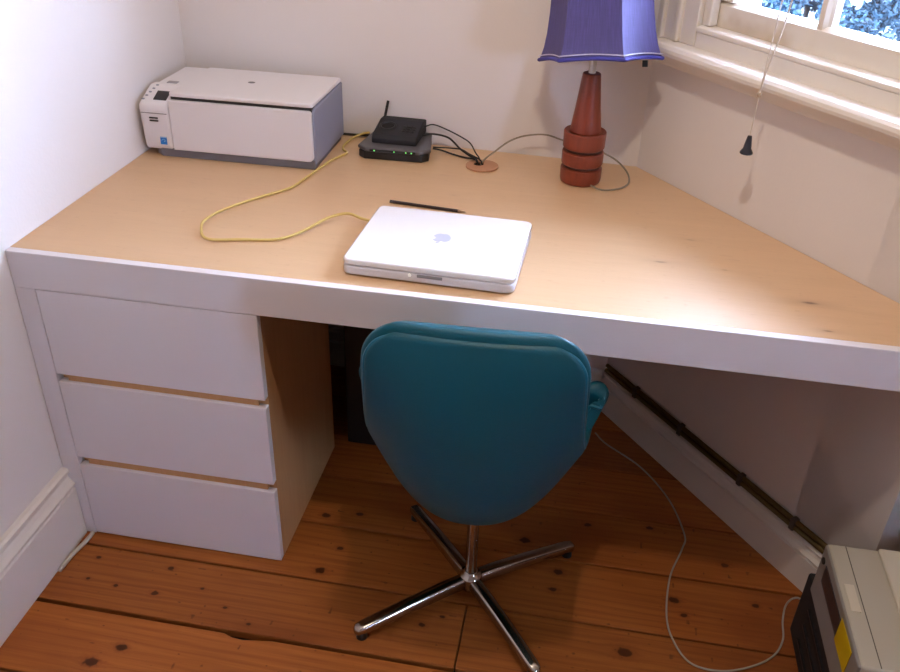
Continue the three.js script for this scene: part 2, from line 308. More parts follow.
// ---------------------------------------------------------------- laptop
{
  const l = thing('laptop', 'closed white laptop lying on the desk', 'laptop', [0.6728 + 0.1614 * Math.cos(0.0308) - 0.1305 * Math.sin(0.0308), DY + 0.0008, 0.4743 + 0.1614 * Math.sin(0.0308) + 0.1305 * Math.cos(0.0308)], 0);
  l.rotation.y = -0.0308;
  const W = 0.3275, D = 0.2645, white = phys(0xf4f3f6, 0.22, { clearcoat: 0.6, clearcoatRoughness: 0.12 }), pale = phys(0xdcdbe2, 0.35), grey = std(0x84838c, 0.45), mark = std(0xb9bccb, 0.3);
  mesh('base', slab(roundedRect(W, D, 0.016), 0.002, 0.0185, 0.004, 3), pale, l);
  mesh('lid', slab(roundedRect(W, D, 0.016), 0.0212, 0.0128, 0.0042, 4), white, l);
  for (const sx of [-1, 1]) for (const sz of [-1, 1]) { const f = mesh('rubber_foot', new THREE.CylinderGeometry(0.007, 0.006, 0.003, 14), grey, l); f.position.set(sx * (W / 2 - 0.03), 0.0015, sz * (D / 2 - 0.03)); }
  mesh('latch_button', boxG(-0.018, 0.030, 0.0135, 0.0195, D / 2 - 0.001, D / 2 + 0.0012, 0.0008), grey, l);
  const led = mesh('sleep_light', new THREE.SphereGeometry(0.0026, 12, 8), new THREE.MeshStandardMaterial({ color: 0xffffff, emissive: 0xffffff, emissiveIntensity: 1.2 }), l); led.scale.z = 0.4; led.position.set(-0.032, 0.0165, D / 2);
  // emblem on the lid: a bitten round fruit with a leaf, pointing at the hinge-side-down way it shows
  const s = new THREE.Shape();
  s.moveTo(0, 0.0125); s.bezierCurveTo(0.005, 0.0165, 0.0125, 0.0145, 0.0145, 0.010);
  s.bezierCurveTo(0.0085, 0.0065, 0.0085, -0.0015, 0.0155, -0.0045);
  s.bezierCurveTo(0.0130, -0.0120, 0.0085, -0.0175, 0.0040, -0.0165); s.bezierCurveTo(0.0015, -0.0155, -0.0015, -0.0155, -0.0040, -0.0165);
  s.bezierCurveTo(-0.0090, -0.0180, -0.0165, -0.0080, -0.0165, 0.0015); s.bezierCurveTo(-0.0165, 0.0125, -0.0075, 0.0165, 0, 0.0125);
  const leaf = new THREE.Shape(); leaf.moveTo(0.0005, 0.0150); leaf.bezierCurveTo(0.0000, 0.0195, 0.0030, 0.0225, 0.0065, 0.0230); leaf.bezierCurveTo(0.0070, 0.0190, 0.0045, 0.0155, 0.0005, 0.0150);
  const eg = mergeGeometries([s, leaf].map((q) => new THREE.ExtrudeGeometry(q, { depth: 0.0006, bevelEnabled: false, curveSegments: 8 }))); eg.scale(1.1, 1.1, 1); eg.rotateX(-Math.PI / 2); eg.rotateY(Math.PI); 
  const e = mesh('emblem', eg, mark, l); e.position.set(-0.001, 0.0337, -0.005); e.userData.label = 'grey fruit-shaped emblem on the lid';
}

// ---------------------------------------------------------------- printer
{
  const p = thing('printer', 'white and grey all-in-one printer in the desk corner', 'printer', [0, DY, 0]);
  const x0 = 0.016, x1 = 0.452, zb = -0.012, zf = 0.232, H = 0.162;
  const white = phys(0xeae8f0, 0.4), side = phys(0x8f93a8, 0.42), grey = std(0x6f6e78, 0.55), dark = std(0x24232a, 0.4), seam = std(0x6d6a72, 0.7);
  // grey lower tray, set back
  mesh('base_tray', slab(polyShape([[x0 + 0.02, zb + 0.01], [x1 - 0.006, zb + 0.01], [x1 - 0.004, zf - 0.004], [x0 + 0.04, zf - 0.004], [x0 + 0.02, zf - 0.02]]), 0.0003, 0.022, 0.002), grey, p);
  // main body
  const prof = (zz) => { const s = new THREE.Shape(); s.moveTo(-zb, 0.012); s.lineTo(-zb, H - 0.012); s.lineTo(-zz + 0.02, H - 0.014); s.quadraticCurveTo(-zz + 0.002, H - 0.016, -zz, H - 0.032); s.lineTo(-zz + 0.004, 0.012); s.closePath(); return s; };
  const extr = (shape, a, b, bev) => { const g = new THREE.ExtrudeGeometry(shape, { depth: b - a - 2 * bev, bevelEnabled: true, bevelSize: bev, bevelThickness: bev, bevelOffset: -bev, bevelSegments: 3 }); g.rotateY(Math.PI / 2); g.translate(a + bev, 0, 0); return g; };
  // shape x is -z before the turn: rotateY(90) maps x -> -z
  mesh('body', extr(prof(zf - 0.008), 0.0845, x1 - 0.012, 0.004), white, p);
  mesh('side_cover', extr(prof(zf - 0.006), x1 - 0.013, x1, 0.005), side, p).userData.label = 'blue-grey side cover';
  // front flap: tall gently bowed panel with rounded lower corner
  const flap = new THREE.Shape(); const fa = 0.090, fb = x1 - 0.006, f0 = 0.020, f1 = H - 0.0185;
  flap.moveTo(fa, f0); flap.lineTo(fb - 0.014, f0); flap.quadraticCurveTo(fb, f0, fb, f0 + 0.014); flap.lineTo(fb, f1 - 0.008); flap.quadraticCurveTo(fb, f1, fb - 0.008, f1); flap.lineTo(fa, f1); flap.closePath();
  const fg = new THREE.ExtrudeGeometry(flap, { depth: 0.008, bevelEnabled: true, bevelSize: 0.003, bevelThickness: 0.003, bevelOffset: -0.003, bevelSegments: 3 }); fg.translate(0, 0, zf - 0.011);
  mesh('front_flap', fg, white, p);
  // control pod on the left: rounded front with sloping panel
  const pod = new THREE.Shape(); pod.moveTo(-(zf - 0.09), 0.016); pod.lineTo(-(zf - 0.09), H - 0.004); pod.lineTo(-(zf - 0.066), H - 0.002); pod.lineTo(-(zf - 0.004), H - 0.028); pod.quadraticCurveTo(-(zf + 0.006), H - 0.032, -(zf + 0.006), H - 0.044); pod.lineTo(-(zf - 0.001), 0.030); pod.quadraticCurveTo(-(zf - 0.003), 0.016, -(zf - 0.016), 0.016); pod.closePath();
  const pd = mesh('control_pod', extr(pod, x0, 0.0885, 0.006), white, p);
  const onPanel = (g, x, t) => { // sloping panel, t from 0 (top) to 1 (front)
    g.rotateX(0.397); g.translate(x, lerp(H - 0.002, H - 0.028, t), lerp(zf - 0.066, zf - 0.004, t)); return g;
  };
  mesh('display', onPanel(boxG(-0.0165, 0.0165, -0.001, 0.0018, -0.0165, 0.0165, 0.001), 0.064, 0.62), dark, pd);
  for (let i = 0; i < 5; i++) mesh('button', onPanel(boxG(-0.0035, 0.0035, -0.001, 0.0016, -0.0022, 0.0022, 0.001), 0.022 + 0.004 * i, 0.86 - 0.2 * i), std(0x9ba0b4, 0.4), pd);
  for (const y of [0.0985, 0.0915]) mesh('card_slot', boxG(0.040, 0.062, y - 0.0018, y + 0.0018, zf + 0.002, zf + 0.0062, 0.0006), dark, pd);
  mesh('pod_seam', boxG(x0 + 0.004, 0.086, 0.1095, 0.1107, zf + 0.0045, zf + 0.0064), seam, pd);
  // blue sticker with a pale arc and star mark
  const stTex = texture(64, 64, (u, v) => { const r = Math.hypot(u - 0.5, v - 0.35); return (v > 0.86 || (Math.abs(r - 0.33) < 0.03 && v > 0.4) || (Math.abs(u - 0.62) + Math.abs(v - 0.42) < 0.1)) ? [150, 190, 230] : [24, 112, 196]; });
  const st = boxG(-0.0085, 0.0085, -0.0095, 0.0095, 0, 0.0006); const sm = mesh('energy_sticker', st, phys(0xffffff, 0.35, { map: stTex }), pd); sm.position.set(0.067, 0.042, zf + 0.0012); sm.rotation.x = -0.07; sm.userData.label = 'small blue square sticker';
  // flatbed lid with a shadow gap in front
  mesh('lid', slab(roundedRectAt(0.094, x1 - 0.001, zb + 0.002, zf + 0.001, 0.012), H - 0.010, 0.010, 0.0035, 3), white, p);
  mesh('rear_top', slab(roundedRectAt(x0 + 0.012, 0.0935, zb + 0.002, zf - 0.088, 0.01), H - 0.012, 0.0085, 0.002), white, p);
  mesh('scanner_gap', boxG(0.096, x1 - 0.006, H - 0.0225, H - 0.0095, zf - 0.03, zf - 0.008), dark, p);
  mesh('paper_guide', boxG(0.050, 0.076, H - 0.004, H - 0.002, 0.130, 0.146, 0.0006), std(0x9a97a0, 0.4), p);
  const logo = mesh('emblem', new THREE.CylinderGeometry(0.009, 0.009, 0.0008, 24), std(0x5c5c66, 0.35, { metalness: 0.4 }), p); logo.scale.z = 0.72; logo.position.set(0.252, H + 0.0003, 0.098); 
}
function roundedRectAt(x0, x1, z0, z1, r) {
  const s = new THREE.Shape();
  s.moveTo(x0 + r, -z1); s.lineTo(x1 - r, -z1); s.quadraticCurveTo(x1, -z1, x1, -z1 + r); s.lineTo(x1, -z0 - r); s.quadraticCurveTo(x1, -z0, x1 - r, -z0); s.lineTo(x0 + r, -z0); s.quadraticCurveTo(x0, -z0, x0, -z0 - r); s.lineTo(x0, -z1 + r); s.quadraticCurveTo(x0, -z1, x0 + r, -z1); return s;
}

// ---------------------------------------------------------------- router and the black device on it
{
  const r = thing('router', 'silver and black router box at the back of the desk', 'router', [0.612, DY, 0.044], 0.03);
  const silver = std(0x626065, 0.42, { metalness: 0.2 });
  const oct = (w, d, c, k = 0) => polyShape([[-w / 2 + c, d / 2], [w / 2 - c, d / 2], [w / 2, d / 2 - c], [w / 2 - k, -d / 2], [-w / 2 + k, -d / 2], [-w / 2, d / 2 - c]]);
  mesh('lower_case', slab(oct(0.178, 0.150, 0.016, 0.014), 0.0003, 0.020, 0.003), M.black, r);
  mesh('upper_case', slab(oct(0.186, 0.154, 0.024, 0.018), 0.0195, 0.0105, 0.004), silver, r);
  const pan = mesh('light_panel', boxG(-0.058, 0.058, 0.0215, 0.0275, 0.0725, 0.0778, 0.001), M.black, r);
  for (const x of [-0.046, 0.004, 0.034, 0.048]) { const l = mesh('indicator_light', new THREE.SphereGeometry(0.0018, 8, 6), new THREE.MeshStandardMaterial({ color: 0x99ff99, emissive: 0x66ff77, emissiveIntensity: 1.3 }), pan); l.position.set(x, 0.0245, 0.0780); }

  const d = thing('phone_base', 'black cordless phone base with stub aerial on the router', 'phone base', [0.610, DY + 0.0302, 0.024], -0.02);
  const w = 0.116, dp = 0.118;
  const sh = new THREE.Shape(); sh.moveTo(-dp / 2, 0); sh.lineTo(dp / 2, 0); sh.lineTo(dp / 2, 0.034); sh.lineTo(dp / 2 - 0.03, 0.036); sh.lineTo(-dp / 2 + 0.008, 0.021); sh.lineTo(-dp / 2, 0.012); sh.closePath();
  const g = new THREE.ExtrudeGeometry(sh, { depth: w - 0.006, bevelEnabled: true, bevelSize: 0.003, bevelThickness: 0.003, bevelOffset: -0.003, bevelSegments: 2 }); g.rotateY(Math.PI / 2); g.translate(-w / 2 + 0.003, 0.0002, 0);
  mesh('case', g, M.blackMatte, d);
  const tilt = (x, z) => 0.0212 + (0.036 - 0.0212) * ((dp / 2 - 0.008 - z) / (dp - 0.038)); // height of the sloping top
  const slope = Math.atan2(0.036 - 0.0212, dp - 0.038);
  const dial = mesh('handset_cup', new THREE.TorusGeometry(0.019, 0.0035, 8, 28), M.black, d); dial.rotation.x = Math.PI / 2 + slope; dial.position.set(-0.028, tilt(0, 0.008), 0.008);
  const dip = mesh('cup_floor', new THREE.CylinderGeometry(0.018, 0.018, 0.0012, 24), M.dark, d); dip.rotation.x = slope; dip.position.set(-0.028, tilt(0, 0.008) + 0.0002, 0.008);
  for (let i = 0; i < 3; i++) for (let j = 0; j < 3; j++) { const z = 0.004 + 0.011 * j, k = mesh('key', boxG(-0.0042, 0.0042, 0, 0.0022, -0.0033, 0.0033, 0.0008), M.black, d); k.rotation.x = slope; k.position.set(0.016 + 0.0125 * i, tilt(0, z) - 0.0003, z); }
  const a = bar([-0.052, 0.022, -0.040], [-0.043, 0.076, -0.052], 0.0036, 10); mesh('aerial', a, M.black, d);
}

// ---------------------------------------------------------------- desk lamp
{
  const l = thing('table_lamp', 'turned wooden table lamp with violet-blue fabric shade', 'lamp', [1.081, DY, 0.135]);
  const woodTex = texture(256, 512, (u, v) => { const n = fbm(u * 10, v * 3, 71) * 0.6 + 0.4 * vnoise(u * 70, v * 9, 72); return mix3([134, 54, 25], [100, 37, 16], n); });
  const wood = phys(0xffffff, 0.36, { map: woodTex });
  const L = (pts) => new THREE.LatheGeometry(pts.map(([r, h]) => new THREE.Vector2(r * 0.965, h * 0.97)), 48);
  mesh('foot_ring', L([[0.0001, 0.0004], [0.045, 0.0004], [0.0490, 0.003], [0.0505, 0.010], [0.0510, 0.036], [0.0495, 0.0385], [0.043, 0.0395], [0.0001, 0.0395]]), wood, l);
  mesh('groove', L([[0.043, 0.039], [0.0445, 0.041], [0.0445, 0.0455], [0.043, 0.047]]), std(0x3a150a, 0.5), l);
  mesh('middle_ring', L([[0.0001, 0.0465], [0.044, 0.0465], [0.0495, 0.0475], [0.0510, 0.050], [0.0510, 0.0765], [0.0495, 0.079], [0.044, 0.0800], [0.0001, 0.0800]]), wood, l);
  mesh('groove', L([[0.043, 0.0795], [0.0445, 0.0815], [0.0445, 0.086], [0.043, 0.0875]]), std(0x3a150a, 0.5), l);
  mesh('top_ring', L([[0.0001, 0.087], [0.044, 0.087], [0.0495, 0.088], [0.0510, 0.0905], [0.0515, 0.126], [0.0500, 0.1285], [0.047, 0.129], [0.040, 0.1245], [0.0001, 0.1245]]), wood, l);
  mesh('neck', L([[0.0001, 0.120], [0.0385, 0.1235], [0.0375, 0.130], [0.0300, 0.185], [0.0215, 0.262], [0.0205, 0.2645], [0.0185, 0.2655], [0.0001, 0.2655]]), wood, l);
  mesh('stem', bar([0, 0.256, 0], [0, 0.335, 0], 0.0085, 20), std(0xd9cfc0, 0.4), l);
  mesh('lamp_holder', bar([0, 0.335, 0], [0, 0.385, 0], 0.016, 20), std(0xe6e0d6, 0.4), l);
  const bp = []; for (let i = 0; i <= 14; i++) { const a = i / 14 * Math.PI * 0.86; bp.push([Math.max(0.0001, 0.03 * Math.sin(a)), 0.43 + 0.03 * Math.cos(a)]); } bp.push([0.013, 0.386]);
  mesh('bulb', L(bp), phys(0xf2efe8, 0.25), l);
  // six-sided bell shade
  const fabTex = texture(256, 256, (u, v) => { const n = 210 + 36 * vnoise(u * 128, v * 8, 81) + 9 * vnoise(u * 10, v * 128, 82); return [n, n, n]; });
  fabTex.repeat.set(6, 6);
  const fabric = new THREE.MeshPhysicalMaterial({ color: 0x524888, roughness: 0.6, map: fabTex, sheen: 0.4, sheenRoughness: 0.4, sheenColor: new THREE.Color(0.5, 0.55, 1.0), side: THREE.DoubleSide });
  const trimMat = std(0x3f3c96, 0.6), white = std(0xd8d4e6, 0.6);
  const prof = [[-0.012, 0.1375], [-0.004, 0.133], [0.014, 0.1265], [0.044, 0.120], [0.084, 0.1145], [0.134, 0.110], [0.194, 0.106]];
  const ring = (k) => { const [y, R] = prof[k]; return [...Array(6)].map((_, i) => { const a = (-8 - 30 + 60 * i) * Math.PI / 180; return [R * Math.sin(a), y, R * Math.cos(a)]; }); };
  const shade = new THREE.Group(); shade.name = 'lamp_shade'; shade.position.set(0.012, 0.302, 0); shade.rotation.set(-0.21, 0, 0.085); l.add(shade);
  const N = 10;
  for (let f = 0; f < 6; f++) {
    const pos = [], uv = [], idx = [];
    prof.forEach((_, k) => { const A = ring(k)[f], B = ring(k)[(f + 1) % 6]; for (let i = 0; i <= N; i++) { const t = i / N, sag = 0.004 * Math.sin(Math.PI * t) * (k === 0 ? 1 : 0.6), mx = lerp(A[0], B[0], t), mz = lerp(A[2], B[2], t), q = Math.hypot(mx, mz); pos.push(mx * (1 - sag / q), A[1] + (k === 0 ? 0.0035 * Math.sin(Math.PI * t) : 0), mz * (1 - sag / q)); uv.push(t * 0.13, A[1]); } });
    for (let k = 0; k < prof.length - 1; k++) for (let i = 0; i < N; i++) { const a = k * (N + 1) + i, b = a + 1, c = a + N + 1, e = c + 1; idx.push(a, b, e, a, e, c); }
    const g = new THREE.BufferGeometry(); g.setAttribute('position', new THREE.Float32BufferAttribute(pos, 3)); g.setAttribute('uv', new THREE.Float32BufferAttribute(uv, 2)); g.setIndex(idx); g.computeVertexNormals();
    mesh('shade_panel', g, fabric, shade);
  }
  for (const [k, dy, rr, mt, nm] of [[0, -0.001, 0.0042, trimMat, 'ribbon_trim'], [0, 0.0075, 0.0013, white, 'white_edging'], [6, 0, 0.003, trimMat, 'ribbon_trim']]) {
    const pts = [], R = ring(k); for (let f = 0; f < 6; f++) for (let i = 0; i < 8; i++) { const t = i / 8, A = R[f], B = R[(f + 1) % 6], sag = 1 - 0.026 * Math.sin(Math.PI * t); pts.push(new THREE.Vector3(lerp(A[0], B[0], t) * sag, A[1] + dy + (k ? 0 : 0.0035 * Math.sin(Math.PI * t)), lerp(A[2], B[2], t) * sag)); }
    const g = new THREE.TubeGeometry(new THREE.CatmullRomCurve3(pts, true, 'catmullrom', 0.2), 144, rr, 6, true); if (rr > 0.004) { /* flat ribbon stands taller than thick */ }
    mesh(nm, g, mt, shade);
  }
  mesh('loose_ribbon_end', slab(polyShape([[-0.006, -0.002], [0.006, -0.002], [0.004, 0.002], [-0.005, 0.002]]), -0.030, 0.014), M.blackMatte, shade).position.set(0.098, 0, 0.045);
  const spoke = mesh('shade_ring', new THREE.TorusGeometry(0.02, 0.0018, 6, 20), M.chrome, shade); spoke.rotation.x = Math.PI / 2; spoke.position.y = 0.088;
  const arms = []; for (let i = 0; i < 3; i++) { const a = i * 2.094 + 0.4; arms.push(bar([0.02 * Math.sin(a), 0.088, 0.02 * Math.cos(a)], [0.103 * Math.sin(a), 0.190, 0.103 * Math.cos(a)], 0.0013, 6)); }
  mesh('shade_carrier', mergeGeometries(arms), M.chrome, shade);
}

// ---------------------------------------------------------------- swivel chair
{
  const c = thing('swivel_chair', 'teal vinyl bucket swivel chair on a chrome four-star base', 'chair', [0.946, 0, 0.787]);
  c.rotation.y = 0.05;
  const vinylBump = texture(256, 256, (u, v) => { const n = 255 * (0.7 * vnoise(u * 90, v * 90, 91) + 0.3 * vnoise(u * 200, v * 200, 92)); return [n, n, n]; }, false); vinylBump.repeat.set(6, 6);
  const vinyl = phys(0x004a58, 0.45, { bumpMap: vinylBump, bumpScale: 0.0002, specularIntensity: 0.7 }), pipe = phys(0x045e74, 0.34);
  // side profile of the bucket (z back, y up), from the top of the back to the front of the seat, with half width and depth of curl
  const P = [[0.226, 0.804, 0.172, 0.008], [0.240, 0.735, 0.177, 0.024], [0.246, 0.650, 0.180, 0.056], [0.240, 0.555, 0.187, 0.100], [0.210, 0.452, 0.198, 0.155], [0.145, 0.362, 0.214, 0.224], [0.035, 0.320, 0.230, 0.262], [-0.090, 0.324, 0.230, 0.215], [-0.195, 0.355, 0.215, 0.110], [-0.255, 0.388, 0.203, 0.055]];
  const cv = new THREE.CatmullRomCurve3(P.map((q) => new THREE.Vector3(q[2], q[1], q[0]))), ck = new THREE.CatmullRomCurve3(P.map((q) => new THREE.Vector3(q[3], 0, 0)));
  const RC = 0.075, LEN = 0.90;
  const at = (t, s, grow = 0, lift = 0) => {
    const p = cv.getPoint(t), q = cv.getPoint(Math.min(1, t + 0.002)), o = cv.getPoint(Math.max(0, t - 0.002)), tz = q.z - o.z, ty = q.y - o.y, l = Math.hypot(tz, ty), nz = ty / l, ny = -tz / l, K = ck.getPoint(t).x;
    const d = Math.min(t * LEN, RC), e = Math.min((1 - t) * LEN, RC), cut = (RC - Math.sqrt(RC * RC - (RC - d) ** 2)) * 0.85 + (RC - Math.sqrt(RC * RC - (RC - e) ** 2)) * 0.9;
    const k = K * Math.pow(Math.abs(s), 2.35), W = p.x - cut + grow, up = lift * Math.max(0, 1 - t / 0.12);
    return new THREE.Vector3(W * s, p.y + ny * k + up, p.z + nz * k - 0.3 * up);
  };
  const NT = 90, NS = 56;
  const tOf = (i) => { const a = i / NT; return 0.5 - 0.5 * Math.cos(Math.PI * lerp(a, a, 1)); };
  const sOf = (j) => -Math.cos(Math.PI * j / NS);
  const pillow = (thick, r, grow, dir, lift = 0) => {
    const pos = [], uv = [], idx = [];
    for (let i = 0; i <= NT; i++) for (let j = 0; j <= NS; j++) {
      const t = tOf(i), s = sOf(j), p = at(t, s, grow, lift), h = 0.004;
      const a = at(Math.min(1, t + h), s, grow, lift).sub(at(Math.max(0, t - h), s, grow, lift)), b = at(t, Math.min(1, s + h), grow, lift).sub(at(t, Math.max(-1, s - h), grow, lift));
      const n = b.cross(a).normalize(), nn = cv.getTangent(t); // inwards, eased towards the section's own plane so that the padding does not fold
      const flat = new THREE.Vector3(-0.75 * s * Math.abs(s), -nn.z, nn.y).normalize(); n.lerp(flat, dir > 0 ? 0.85 : 0).normalize();
      const ds = (1 - Math.abs(s)) * 0.30, dt = Math.min(t, 1 - t) * LEN, pr = (d) => d >= r ? 1 : Math.sqrt(Math.max(0, 1 - (1 - d / r) ** 2));
      p.addScaledVector(n, dir * thick * pr(ds) * pr(dt)); pos.push(p.x, p.y, p.z); uv.push(s * 0.2, t * LEN);
    }
    for (let i = 0; i < NT; i++) for (let j = 0; j < NS; j++) { const a = i * (NS + 1) + j, b = a + 1, d = a + NS + 1, e = d + 1; dir > 0 ? idx.push(a, e, d, a, b, e) : idx.push(a, d, e, a, e, b); }
    const g = new THREE.BufferGeometry(); g.setAttribute('position', new THREE.Float32BufferAttribute(pos, 3)); g.setAttribute('uv', new THREE.Float32BufferAttribute(uv, 2)); g.setIndex(idx); g.computeVertexNormals(); return g;
  };
  mesh('outer_shell', pillow(0.015, 0.018, 0.000, -1, 0.001), vinyl, c);
  mesh('padded_lining', mergeGeometries([pillow(0.052, 0.036, 0.006, 1, 0.014), pillow(0.009, 0.014, 0.006, -1, 0.014)]), vinyl, c);
  const seam = (t, s) => { const h = 0.004, p = at(t, s, 0.001), a = at(Math.min(1, t + h), s).sub(at(Math.max(0, t - h), s)), b = at(t, Math.min(1, s + h)).sub(at(t, Math.max(-1, s - h))); return p.addScaledVector(b.cross(a).normalize(), -0.0095); };
  const rim = []; for (let i = 50; i >= 1; i--) rim.push(seam(0.014 + 0.60 * i / 50, -0.975)); for (let j = 0; j <= 24; j++) rim.push(seam(0.014, -0.94 + 1.88 * j / 24)); for (let i = 1; i <= 50; i++) rim.push(seam(0.014 + 0.60 * i / 50, 0.975));
  mesh('piping', new THREE.TubeGeometry(new THREE.CatmullRomCurve3(rim), 300, 0.0034, 8, false), pipe, c);
  mesh('mounting_plate', new THREE.CylinderGeometry(0.07, 0.055, 0.016, 32), M.black, c).position.set(0, 0.298, 0.0);
  mesh('pole', bar([0, 0.05, 0], [0, 0.298, 0], 0.0125, 24), M.chrome, c);
  mesh('hub', new THREE.LatheGeometry([[0.0001, 0.022], [0.024, 0.022], [0.026, 0.026], [0.026, 0.052], [0.023, 0.058], [0.0165, 0.0605], [0.0160, 0.066], [0.0125, 0.068], [0.0001, 0.068]].map((q) => new THREE.Vector2(...q)), 32), M.chrome, c);
  const tips = [[0.737, 0.959], [1.109, 0.985], [1.159, 0.629], [0.776, 0.582]];
  for (const [x, z] of tips) {
    const dx = x - 0.946, dz = z - 0.787, len = Math.hypot(dx, dz) + 0.01, ang = Math.atan2(-dz, dx) - 0.05;
    // tapering bar, deep at the hub, rounded top, blunt round end
    const rows = [[0.014, 0.0145, 0.024, 0.056], [0.06, 0.0150, 0.025, 0.056], [0.15, 0.0145, 0.022, 0.050], [len - 0.02, 0.0140, 0.0165, 0.039], [len - 0.006, 0.0120, 0.0165, 0.036], [len, 0.0060, 0.018, 0.030]];
    const pos = [], idx = [], K = 10; rows.forEach(([r, hw, y0, y1]) => { for (let k = 0; k < K; k++) { const a = k / K * Math.PI * 2, cx = Math.sign(Math.cos(a)) * Math.pow(Math.abs(Math.cos(a)), 0.6), sy = Math.sign(Math.sin(a)) * Math.pow(Math.abs(Math.sin(a)), 0.6); pos.push(r, (y0 + y1) / 2 + sy * (y1 - y0) / 2, cx * hw); } });
    for (let i = 0; i < rows.length - 1; i++) for (let k = 0; k < K; k++) { const a = i * K + k, b = i * K + (k + 1) % K, d = a + K, e = b + K; idx.push(a, e, b, a, d, e); }
    const end = (rows.length - 1) * K; for (let k = 1; k < K - 1; k++) idx.push(end, end + k + 1, end + k);
    const g = new THREE.BufferGeometry(); g.setAttribute('position', new THREE.Float32BufferAttribute(pos, 3)); g.setIndex(idx); g.computeVertexNormals(); g.setAttribute('uv', new THREE.Float32BufferAttribute(new Float32Array(pos.length / 3 * 2), 2));
    const leg = mesh('leg', g, M.chrome, c); leg.rotation.y = ang;
    const f = mesh('foot_glide', new THREE.CylinderGeometry(0.010, 0.012, 0.017, 18), M.black, leg); f.position.set(len - 0.016, 0.0088, 0);
  }
}

{
  const k = thing('computer_case', 'black case standing in the dark under the desk beside the drawers', 'computer', [0.535, 0, 0.0]);
  mesh('body', boxG(0, 0.21, 0.006, 0.50, -0.005, 0.33, 0.006), M.blackMatte, k);
  mesh('front_panel', boxG(0.002, 0.208, 0.008, 0.498, 0.3305, 0.342, 0.004), M.black, k);
  for (const x of [0.03, 0.18]) for (const z of [0.03, 0.30]) mesh('foot', boxG(x - 0.012, x + 0.012, 0.0003, 0.006, z - 0.012, z + 0.012, 0.001), M.black, k);
}

// ---------------------------------------------------------------- small things and cables on the desk
{
  const p = thing('pencil', 'dark pencil lying behind the laptop', 'pencil', [0.67, DY, 0.378]);
  p.rotation.y = -Math.atan2(0.397 - 0.378, 0.845 - 0.67);
  const len = 0.176, hex = new THREE.CylinderGeometry(0.0038, 0.0038, len - 0.018, 6); hex.rotateZ(-Math.PI / 2); hex.rotateX(Math.PI / 6); hex.translate((len - 0.018) / 2, 0.0035, 0);
  mesh('barrel', hex, std(0x251416, 0.35), p);
  const cone = new THREE.CylinderGeometry(0.0012, 0.0036, 0.013, 12); cone.rotateZ(-Math.PI / 2); cone.translate(len - 0.0115, 0.0035, 0); mesh('sharpened_end', cone, std(0x9a7d66, 0.6), p);
  const tip = new THREE.CylinderGeometry(0.0002, 0.0012, 0.005, 8); tip.rotateZ(-Math.PI / 2); tip.translate(len - 0.0025, 0.0035, 0); mesh('lead_tip', tip, M.black, p);
}
{
  const y = DY + 0.0032, pts = [[0.515, y + 0.012, -0.036], [0.495, y + 0.008, -0.030], [0.474, y + 0.002, -0.004], [0.468, y, 0.050], [0.476, y, 0.078], [0.490, y, 0.098], [0.480, y, 0.130], [0.466, y, 0.165], [0.456, y, 0.223], [0.443, y, 0.293], [0.429, y, 0.357], [0.383, y, 0.423], [0.340, y + 0.001, 0.497], [0.320, y + 0.003, 0.567], [0.328, y + 0.004, 0.614], [0.361, y + 0.003, 0.660], [0.425, y, 0.642], [0.496, y + 0.001, 0.625], [0.534, y + 0.004, 0.583], [0.569, y + 0.010, 0.520], [0.604, y + 0.012, 0.492], [0.640, y + 0.008, 0.502], [0.668, y + 0.008, 0.510]];
  tag(mesh('network_cable', tube(pts, 0.0030, 240, 8), std(0xd6bb70, 0.5)), 'yellow network cable looping from the router to the laptop', 'cable');
}
